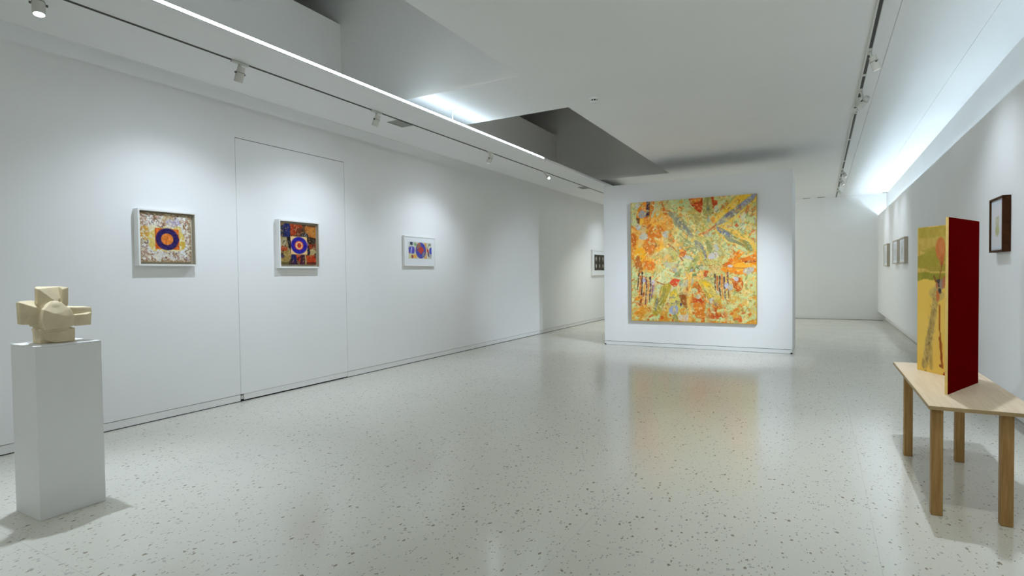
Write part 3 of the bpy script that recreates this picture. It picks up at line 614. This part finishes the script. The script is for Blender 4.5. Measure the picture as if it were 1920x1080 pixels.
def art_target():
    P = Paint(120, 126, (120, 76, 42), 5)
    P.flecks((172, 120, 60), 8, 8, .3, .55, .9); P.flecks((60, 46, 40), 10, 10, .2, .62, .9)
    P.warp(.02, 10)
    P.poly([(0, 0), (.29, 0), (.29, .33), (0, .35)], (38, 44, 98), var=.08); P.poly([(0, 0), (.12, 0), (.14, .34), (0, .35)], (62, 62, 74))
    P.poly([(.29, 0), (.62, 0), (.58, .28), (.31, .29)], (176, 66, 30), var=.08); P.poly([(.5, .08), (.63, .1), (.58, .28), (.42, .28)], (112, 60, 40)); P.poly([(.6, .02), (1, .05), (1, .34), (.72, .3)], (188, 112, 44), var=.1); P.ell(.9, .16, .1, .12, (206, 134, 56), al=.8)
    P.ell(.68, .26, .11, .06, (60, 58, 60)); P.flecks((200, 196, 180), 40, 40, .3, .60, .9, P.near(.68, .25, .08))
    P.poly([(0, .34), (.25, .33), (.29, .66), (0, .68)], (166, 148, 104), var=.1); P.poly([(.2, .33), (.31, .33), (.31, .62), (.25, .6)], (36, 28, 34)); P.ell(.12, .62, .1, .07, (188, 74, 36)); P.flecks((206, 196, 160), 26, 26, .2, .6, .9, P.near(.13, .48, .12))
    P.poly([(0, .68), (.3, .66), (.3, 1), (0, 1)], (178, 148, 84), var=.12); P.ell(.08, .8, .06, .05, (84, 70, 84)); P.poly([(0, .93), (.28, .95), (.28, 1), (0, 1)], (112, 100, 60))
    P.poly([(.75, .28), (1, .33), (1, .52), (.84, .55), (.76, .4)], (66, 52, 40), var=.1); P.poly([(.78, .5), (1, .46), (1, .58), (.84, .64)], (158, 66, 34)); P.poly([(.82, .64), (.96, .54), (1, .68), (.9, .78), (.78, .74)], (200, 176, 120)); P.ell(.78, .68, .05, .09, (36, 34, 50)); P.poly([(.74, .4), (.79, .46), (.78, .62), (.74, .62)], (150, 116, 140))
    P.poly([(.72, .78), (1, .74), (1, 1), (.72, 1)], (196, 68, 32), var=.08); P.poly([(.72, .94), (1, .94), (1, 1), (.72, 1)], (120, 50, 36)); P.poly([(.68, .76), (.72, .76), (.72, 1), (.68, 1)], (196, 166, 104))
    P.poly([(.3, .76), (.44, .74), (.5, 1), (.3, 1)], (44, 44, 96)); P.poly([(.42, .74), (.6, .74), (.56, 1), (.5, 1)], (192, 66, 40)); P.poly([(.58, .74), (.68, .74), (.68, 1), (.54, 1)], (74, 40, 54)); P.poly([(.3, .93), (.68, .93), (.68, 1), (.3, 1)], (84, 40, 66), al=.7)
    P.flecks((44, 32, 32), 14, 12, .4, .70, .6); P.flecks((196, 150, 96), 24, 20, .5, .76, .6); P.a *= .88
    P.wu, P.wv = P.u, P.v
    P.poly([(.30, .305), (.745, .305), (.745, .745), (.31, .745)], (228, 190, 130), var=.03)
    P.ell(.527, .525, .222, .222, (44, 36, 142), var=.05); P.ell(.525, .525, .118, .118, (210, 82, 58)); P.ell(.525, .525, .094, .094, (232, 196, 146)); P.ell(.53, .525, .058, .068, (180, 58, 30))
    for a in range(6): P.ell(.525 + .08 * math.cos(a * 1.05), .525 + .08 * math.sin(a * 1.05), .02, .02, (226, 150, 90), al=.7)
    return P
wall_frame('framed_collage', 'white shadow-box frame holding a dark patchwork collage with blue ring, hung on the flush door', 'framed art', 3.790, 4.318, 1.297, 1.802, .06, .016, WHITE, .040, art_target(), (.018, .034, .040, .036), TAN, .012)

def art_circles():
    P = Paint(84, 66, (206, 200, 176), 9)
    P.warp(.04, 8)
    P.poly([(0, 0), (.3, 0), (.3, .3), (0, .3)], (200, 206, 196)); P.ell(.13, .1, .06, .08, (70, 78, 96)); P.poly([(.24, .02), (.36, .1), (.3, .26), (.24, .2)], (132, 172, 120)); P.poly([(0, .7), (.16, .68), (.16, 1), (0, 1)], (214, 206, 150)); P.ell(.26, .86, .09, .1, (226, 172, 84)); P.ell(.14, .88, .05, .08, (150, 84, 84))
    P.ell(.04, .5, .05, .18, (170, 130, 160)); P.ell(.13, .5, .13, .17, (84, 82, 170)); P.poly([(.09, .3), (.14, .3), (.14, .7), (.09, .7)], (170, 176, 220)); P.ell(.2, .5, .06, .16, (92, 80, 176))
    P.poly([(.66, .02), (.78, .02), (.78, .98), (.66, .98)], (206, 164, 106)); P.poly([(.78, .02), (1, .04), (1, .95), (.78, .95)], (204, 204, 186)); P.ell(.92, .12, .06, .06, (140, 150, 140)); P.stroke([(.78, .4), (.95, .05)], .01, (110, 110, 110)); P.ell(.92, .82, .09, .1, (170, 172, 172)); P.ell(.86, .72, .04, .14, (128, 100, 112))
    P.wu, P.wv = P.u, P.v
    P.ell(.52, .5, .225, .385, (84, 84, 160), soft=.05); P.poly([(.32, .25), (.5, .03), (.53, .3), (.36, .42)], (150, 112, 96)); P.poly([(.34, .12), (.5, .03), (.5, .16)], (188, 112, 76)); P.poly([(.56, .06), (.66, .2), (.7, .5), (.6, .36)], (72, 78, 170)); P.poly([(.62, .62), (.7, .58), (.66, .84), (.56, .9)], (130, 128, 140))
    P.poly([(.52, .26), (.66, .46), (.54, .74), (.38, .5)], (188, 74, 66)); P.ell(.54, .46, .1, .14, (190, 72, 62)); P.poly([(.32, .44), (.42, .4), (.42, .56), (.32, .5)], (120, 90, 110))
    P.poly([(.82, .34), (.87, .5), (.82, .64), (.78, .5)], (198, 70, 52)); P.ell(.97, .5, .075, .165, (64, 72, 168)); P.ell(.97, .5, .03, .1, (86, 90, 186))
    return P
wall_frame('framed_print', 'white framed print of blue and red circles with wide white mat', 'framed art', 5.775, 6.455, 1.334, 1.748, .035, .018, WHITE, .006, art_circles(), (.088, .085, .105, .082), MATB, .0015, artm=PAPERM)

def art_dark():
    P = Paint(84, 70, (66, 62, 54), 12)
    P.flecks((84, 78, 66), 10, 10, 0, .55, .5)
    for k, (cx, r) in enumerate(((.14, .075), (.42, .055), (.70, .06), (.90, .05))):
        P.ell(cx, .28, r * .7, .13, (176, 168, 158), soft=.5); P.ell(cx, .36, r * .5, .06, (120, 114, 106), soft=.5); P.ell(cx, .72, r * .62, .12, (172, 164, 152), soft=.5); P.ell(cx, .70, r * .3, .06, (196, 190, 176), soft=.5)
    return P
wall_frame('framed_print', 'white framed dark print with pale blots, partly hidden by the partition wall', 'framed art', 12.79, 13.95, 1.155, 1.785, .045, .022, WHITE, .010, art_dark(), (.14, .14, .125, .115), MATB, .0015, artm=PAPERM)

# ------------------------------------------------------------------ framed works on the right wall
def art_drawing():
    P = Paint(60, 78, (206, 208, 214), 15)
    P.mask(np.clip((.85 - np.abs(P.u - .5) * 2) / .1, 0, 1) * np.clip((.85 - np.abs(P.v - .5) * 2) / .1, 0, 1), (212, 208, 208), .7)
    P.poly([(.36, .34), (.66, .32), (.68, .66), (.38, .66)], (190, 186, 158), al=.9); P.ell(.52, .62, .17, .14, (178, 176, 132), soft=.5, al=.9)
    return P
wall_frame('framed_drawing', 'dark walnut frame holding a pale drawing with olive smudge on the right wall', 'framed art', 5.285, 5.64, 1.324, 1.736, .05, .014, WHITE, .012, art_drawing(), (.02, .02, .02, .02), MATB, .0015, side=-1, xw=XF, rim=WALNUT, artm=PAPERM)
def art_plain(seed):
    P = Paint(30, 40, (214, 216, 216), seed); P.ell(.5, .5, .22, .3, (196, 192, 178), soft=.6, al=.6); return P
for k, (y0, y1, z0, z1, lab) in enumerate(((10.62, 11.28, 1.305, 1.722, 'small pale wood framed paper work, first of three past the red folding screen'), (11.55, 12.22, 1.305, 1.722, 'small pale wood framed paper work, middle of the three on the right wall'), (13.17, 13.80, 1.275, 1.722, 'small pale wood framed paper work nearest the far corner'))):
    wall_frame('small_frame', lab, 'framed art', y0, y1, z0, z1, .05, .02, WHITE, .01, art_plain(20 + k), (.06, .06, .06, .06), MATB, .0015, side=-1, xw=XF, rim=MAPLE, group='three small pale frames', artm=PAPERM)

# ------------------------------------------------------------------ pedestal and sculpture
ped = empty('pedestal', (-3.522, 1.366, 0)); tag(ped, 'tall plain white box pedestal under the stone cross sculpture', 'pedestal')
box('pedestal_body', PEDM, (-3.664, -3.388, 1.222, 1.512, 0.0, .866), ped, bev=.0025)
box('top_board', PEDM, (-3.6645, -3.3875, 1.2215, 1.5125, .8655, .874), ped, bev=.002)

def sculpture():
    bm = bmesh.new()
    cx, cy, cz = -3.525, 1.362, 1.012
    def hull(pts):
        vs = [bm.verts.new((cx + p[0], cy + p[1], cz + p[2])) for p in pts]
        r = bmesh.ops.convex_hull(bm, input=vs)
        junk = [g for g in r['geom_interior'] if isinstance(g, bmesh.types.BMVert)]
        if junk: bmesh.ops.delete(bm, geom=junk, context='VERTS')
    # upright head block: slanted left facet, hollowed centre plane, small facet at the right
    hull([(.050, -.088, .146), (.046, -.090, .075), (.058, -.045, .045), (.015, -.088, .05), (.012, -.088, .150), (-.05, -.02, .154), (-.05, .032, .154), (.004, .034, .156), (.004, -.078, .158), (.070, -.012, .070), (.040, .010, .060), (-.05, .03, .05), (-.05, -.03, .05)])
    hull([(.056, .014, .140), (.060, .040, .150), (.052, .040, .055), (.070, .004, .060), (-.04, .040, .152), (-.04, .040, .05), (-.04, .0, .152), (-.04, .0, .05), (.03, .012, .156)])
    # left arm: wedge, tall at the outer end, its front face cut at a slant
    hull([(.058, -.166, .080), (.062, -.166, -.022), (.060, -.156, -.032), (.074, -.050, .030), (.066, -.06, -.036), (.022, -.168, .080), (.026, -.166, -.028), (-.05, -.03, .07), (-.05, -.03, -.03), (.0, -.095, .088), (.0, -.045, .052), (.040, -.160, .086), (-.02, -.12, -.03)])
    hull([(.070, -.130, .006), (.072, -.062, .008), (.068, -.070, -.034), (.068, -.150, -.028), (.0, -.13, -.03), (.0, -.05, -.03), (.0, -.11, 0), (.0, -.05, 0)])
    # right arm with a notch across it
    hull([(.040, .02, .046), (.042, .150, .040), (.05, .150, .015), (-.05, .02, .050), (-.05, .150, .044), (-.05, .150, -.055), (.04, .142, -.055), (.045, .02, -.055), (-.05, .02, -.055)])
    hull([(.072, .045, .004), (.074, .116, .004), (.052, .146, .012), (.058, .140, -.056), (.072, .060, -.056), (.068, .01, -.045), (.0, .14, -.05), (.0, .02, 0), (.0, .146, 0)])
    # foot block with undercut
    hull([(.070, -.100, -.058), (.072, .060, -.064), (.068, .060, -.137), (.064, -.02, -.137), (.060, -.072, -.112), (-.06, -.08, -.06), (-.06, .06, -.06), (-.06, .06, -.137), (-.06, -.07, -.137)])
    hull([(.034, -.078, -.06), (.034, -.078, -.137), (.03, .04, -.137), (-.06, .04, -.137), (-.06, -.076, -.137), (-.06, -.076, -.06), (.03, .04, -.06)])
    hull([(.05, -.07, -.03), (.05, .04, -.03), (-.05, .04, -.03), (-.05, -.07, -.03), (.055, -.07, -.07), (.055, .045, -.07), (-.05, .04, -.07), (-.05, -.07, -.07)])
    # arm pointing into the room: rounded dome front
    r = bmesh.ops.create_icosphere(bm, subdivisions=4, radius=1.0)
    for v in r['verts']:
        q = v.co.copy(); q.x = q.x if q.x < .55 else .55 + (q.x - .55) * .45
        v.co = (cx + .036 + q.x * .090, cy - .030 + q.y * .060, cz + .022 + q.z * .062)
    hull([(.112, -.098, -.012), (.104, -.086, .040), (.078, -.045, .080), (.082, -.008, .076), (.100, .030, .040), (.104, .046, .004), (.106, .044, -.050), (.112, -.004, -.060), (.108, -.082, -.062), (.122, -.040, .016), (.120, .010, .0), (.0, -.088, -.058), (.0, -.08, .045), (.0, .04, .045), (.0, .05, -.055), (.01, -.03, .085)])
    hull([(.098, -.090, -.05), (.1, .04, -.045), (.088, -.075, -.075), (.09, .02, -.072), (.0, -.09, -.05), (.0, .04, -.05), (.0, -.07, -.08), (.0, .02, -.08)])
    # arm pointing to the wall
    hull([(-.13, -.07, .05), (-.13, .035, .055), (-.125, .04, -.05), (-.128, -.065, -.055), (.0, -.075, -.055), (.0, -.07, .06), (.0, .04, .06), (.0, .04, -.055)])
    # core
    r = bmesh.ops.create_icosphere(bm, subdivisions=3, radius=.088); bmesh.ops.translate(bm, vec=(cx, cy - .018, cz - .005), verts=r['verts'])
    return bm
bm = sculpture(); bmesh.ops.recalc_face_normals(bm, faces=bm.faces)
tmp_me = bpy.data.meshes.new('cross_sculpture'); bm.to_mesh(tmp_me); bm.free()
tmp = bpy.data.objects.new('cross_sculpture', tmp_me); COL.objects.link(tmp)
md = tmp.modifiers.new('fuse', 'REMESH'); md.mode = 'VOXEL'; md.voxel_size = .0032
sm = tmp.modifiers.new('soften', 'SMOOTH'); sm.factor = .5; sm.iterations = 3
dg = bpy.context.evaluated_depsgraph_get(); ev = tmp.evaluated_get(dg)
me2 = bpy.data.meshes.new_from_object(ev, depsgraph=dg); COL.objects.unlink(tmp); bpy.data.objects.remove(tmp)
me2.materials.clear(); me2.materials.append(STONE)
scu = bpy.data.objects.new('cross_sculpture', me2); COL.objects.link(scu)
tag(scu, 'cream carved stone sculpture of a chunky six-armed cross on the pedestal', 'sculpture')
for f in me2.polygons: f.use_smooth = True

# ------------------------------------------------------------------ low table
ZTB = .545; TX0, TX1, TY0, TY1 = .462, .880, 3.275, 4.735
tb = empty('low_table', (.67, 4.0, 0)); tag(tb, 'low narrow plywood table with square wooden legs under the red folding screen', 'table')
tp = box('table_top', TOPW, (TX0, TX1, TY0, TY1, ZTB - .019, ZTB), tb, bev=.0012)
boxes('ply_edge', EDGEW, [(TX0 - .0012, TX1 + .0012, TY0 - .0012, TY0, ZTB - .018, ZTB - .002), (TX0 - .0012, TX0, TY0, TY1, ZTB - .018, ZTB - .002), (TX1, TX1 + .0012, TY0, TY1, ZTB - .018, ZTB - .002)], tp)
for x in (.501, .762):
    for y in (3.342, 4.328):
        box('leg', LEGW, (x - .0235, x + .0235, y - .0235, y + .0235, 0, ZTB - .019), tb, bev=.004)

# ------------------------------------------------------------------ folding screen on the table
def gold_art():
    P = Paint(70, 150, (228, 186, 84), 31)
    P.mask(np.clip((P.noise(4, 6) - .4) * 2, 0, 1), (232, 194, 96), .6)
    P.warp(.03, 7)
    # pale olive hills with light bands, upper part
    P.poly([(0, 0), (1, 0), (1, .365), (0, .365)], (170, 148, 62), var=.03)
    P.poly([(0, .075), (.25, .075), (.75, .07), (.9, .10), (.5, .135), (.2, .14), (0, .16)], (184, 156, 74), var=.02)
    P.ell(.3, .10, .3, .06, (188, 160, 78), al=.8); P.ell(.55, .2, .5, .11, (160, 146, 58), al=.9); P.poly([(0, .155), (.14, .17), (0, .20)], (196, 164, 80))
    P.ell(.2, .24, .4, .10, (158, 142, 54), al=.9); P.poly([(.3, .26), (.75, .20), (1, .21), (1, .28), (.55, .25)], (192, 160, 78)); P.ell(.6, .285, .5, .08, (162, 142, 58), al=.9); P.poly([(0, .275), (.22, .30), (.55, .30), (.5, .315), (0, .31)], (196, 164, 80))
    P.poly([(0, .315), (.5, .31), (.62, .365), (0, .365)], (150, 138, 46), var=.05); P.poly([(.05, .315), (.4, .312), (.45, .365), (.1, .362)], (136, 132, 48), al=.6)
    # white-ish halo, grey trunk leaning left
    P.ell(.36, .46, .14, .10, (184, 160, 96), al=.7)
    P.stroke([(.36, .42), (.30, .60), (.22, .76), (.14, .97)], .055, (186, 158, 92), al=.9, var=.08); P.stroke([(.31, .58), (.2, .80)], .05, (176, 146, 84), al=.7, var=.1); P.stroke([(.24, .74), (.26, .97)], .035, (184, 154, 88), al=.8, var=.1)
    tr = np.clip(1 - np.abs(P.u - (.36 - (P.v - .42) * .36)) / .10, 0, 1) * (P.v > .44)
    P.flecks((122, 104, 64), 34, 50, .3, .70, .6, tr); P.flecks((96, 82, 58), 70, 60, .5, .76, .6, tr)
    # balloon with string, small bird-like figure
    P.ell(.43, .155, .085, .165, (192, 112, 58), var=.03, soft=.15); P.ell(.45, .145, .05, .09, (200, 124, 70), al=.7); P.stroke([(.45, .22), (.44, .25)], .03, (186, 102, 52))
    P.stroke([(.45, .24), (.43, .28), (.41, .33), (.41, .35)], .009, (140, 84, 40))
    P.stroke([(.30, .335), (.36, .39)], .016, (132, 84, 44)); P.ell(.40, .375, .045, .055, (70, 64, 66)); P.ell(.46, .38, .05, .07, (150, 128, 112)); P.ell(.49, .37, .03, .09, (176, 106, 70)); P.ell(.42, .425, .03, .045, (62, 58, 64)); P.ell(.36, .395, .025, .05, (170, 110, 70))
    P.ell(.38, .47, .035, .09, (196, 112, 62))
    P.stroke([(.41, .54), (.415, .62), (.44, .74), (.455, .90)], .014, (160, 84, 34), al=.95); P.stroke([(.43, .74), (.46, .94)], .02, (150, 70, 28), al=.9)
    P.ell(.42, .93, .012, .02, (120, 60, 30)); P.ell(.50, .985, .03, .03, (160, 52, 24)); P.ell(.46, .80, .02, .05, (186, 120, 40), al=.7)
    return P
A = Vector((.572, 4.44, 0)); Hn = Vector((.792, 4.043, 0)); B = Vector((.585, 3.602, 0)); Z0, Z1 = ZTB, 1.470
TH = .012
scr = empty('folding_screen', (.792, 4.043, ZTB)); tag(scr, 'two-leaf standing screen, red cloth outside and gold painted inside, on the low table', 'folding screen')
def leaf_board(p, q, inward, art):
    d = (q - p).normalized(); n = Vector((-d.y, d.x, 0)); n = n if n.dot(inward) > 0 else -n     # n points inside the V
    def prism(name, m, a, b, z0, z1, par, e=0):
        bm = bmesh.new(); P4 = [p + d * e + n * a, q - d * e + n * a, q - d * e + n * b, p + d * e + n * b]
        lo = [bm.verts.new((v.x, v.y, z0)) for v in P4]; hi = [bm.verts.new((v.x, v.y, z1)) for v in P4]
        bm.faces.new(lo[::-1]); bm.faces.new(hi)
        for k in range(4): bm.faces.new((lo[k], lo[(k + 1) % 4], hi[(k + 1) % 4], hi[k]))
        return link(name, bm, m, par)
    bd = prism('leaf_board', GOLDE, 0, TH, Z0, Z1, scr)
    prism('red_cloth_cover', RED, -.002, .0005, Z0 + .0005, Z1 - .001, bd, .0015)
    w = (q - p)
    if art: canvas('gold_painting', gold_art(), (p.x + n.x * (TH + .0006), p.y + n.y * (TH + .0006), Z1 - .001), (w.x, w.y, 0), (0, 0, -(Z1 - Z0 - .002)), PAINTM, bd)
    else: prism('gold_lining', GOLDE, TH - .0005, TH + .0006, Z0 + .001, Z1 - .001, bd, .001)
    return bd
inward = ((A + B) / 2 - Hn)
leaf_board(A, Hn, inward, True)
leaf_board(Hn, B, inward, False)
bm = bmesh.new(); lathe(bm, [(0, .004), (Z1 - Z0 - .004, .004)], (Hn.x, Hn.y, Z0 + .001), (0, 0, 1), 10); link('cloth_hinge', bm, RED, scr)
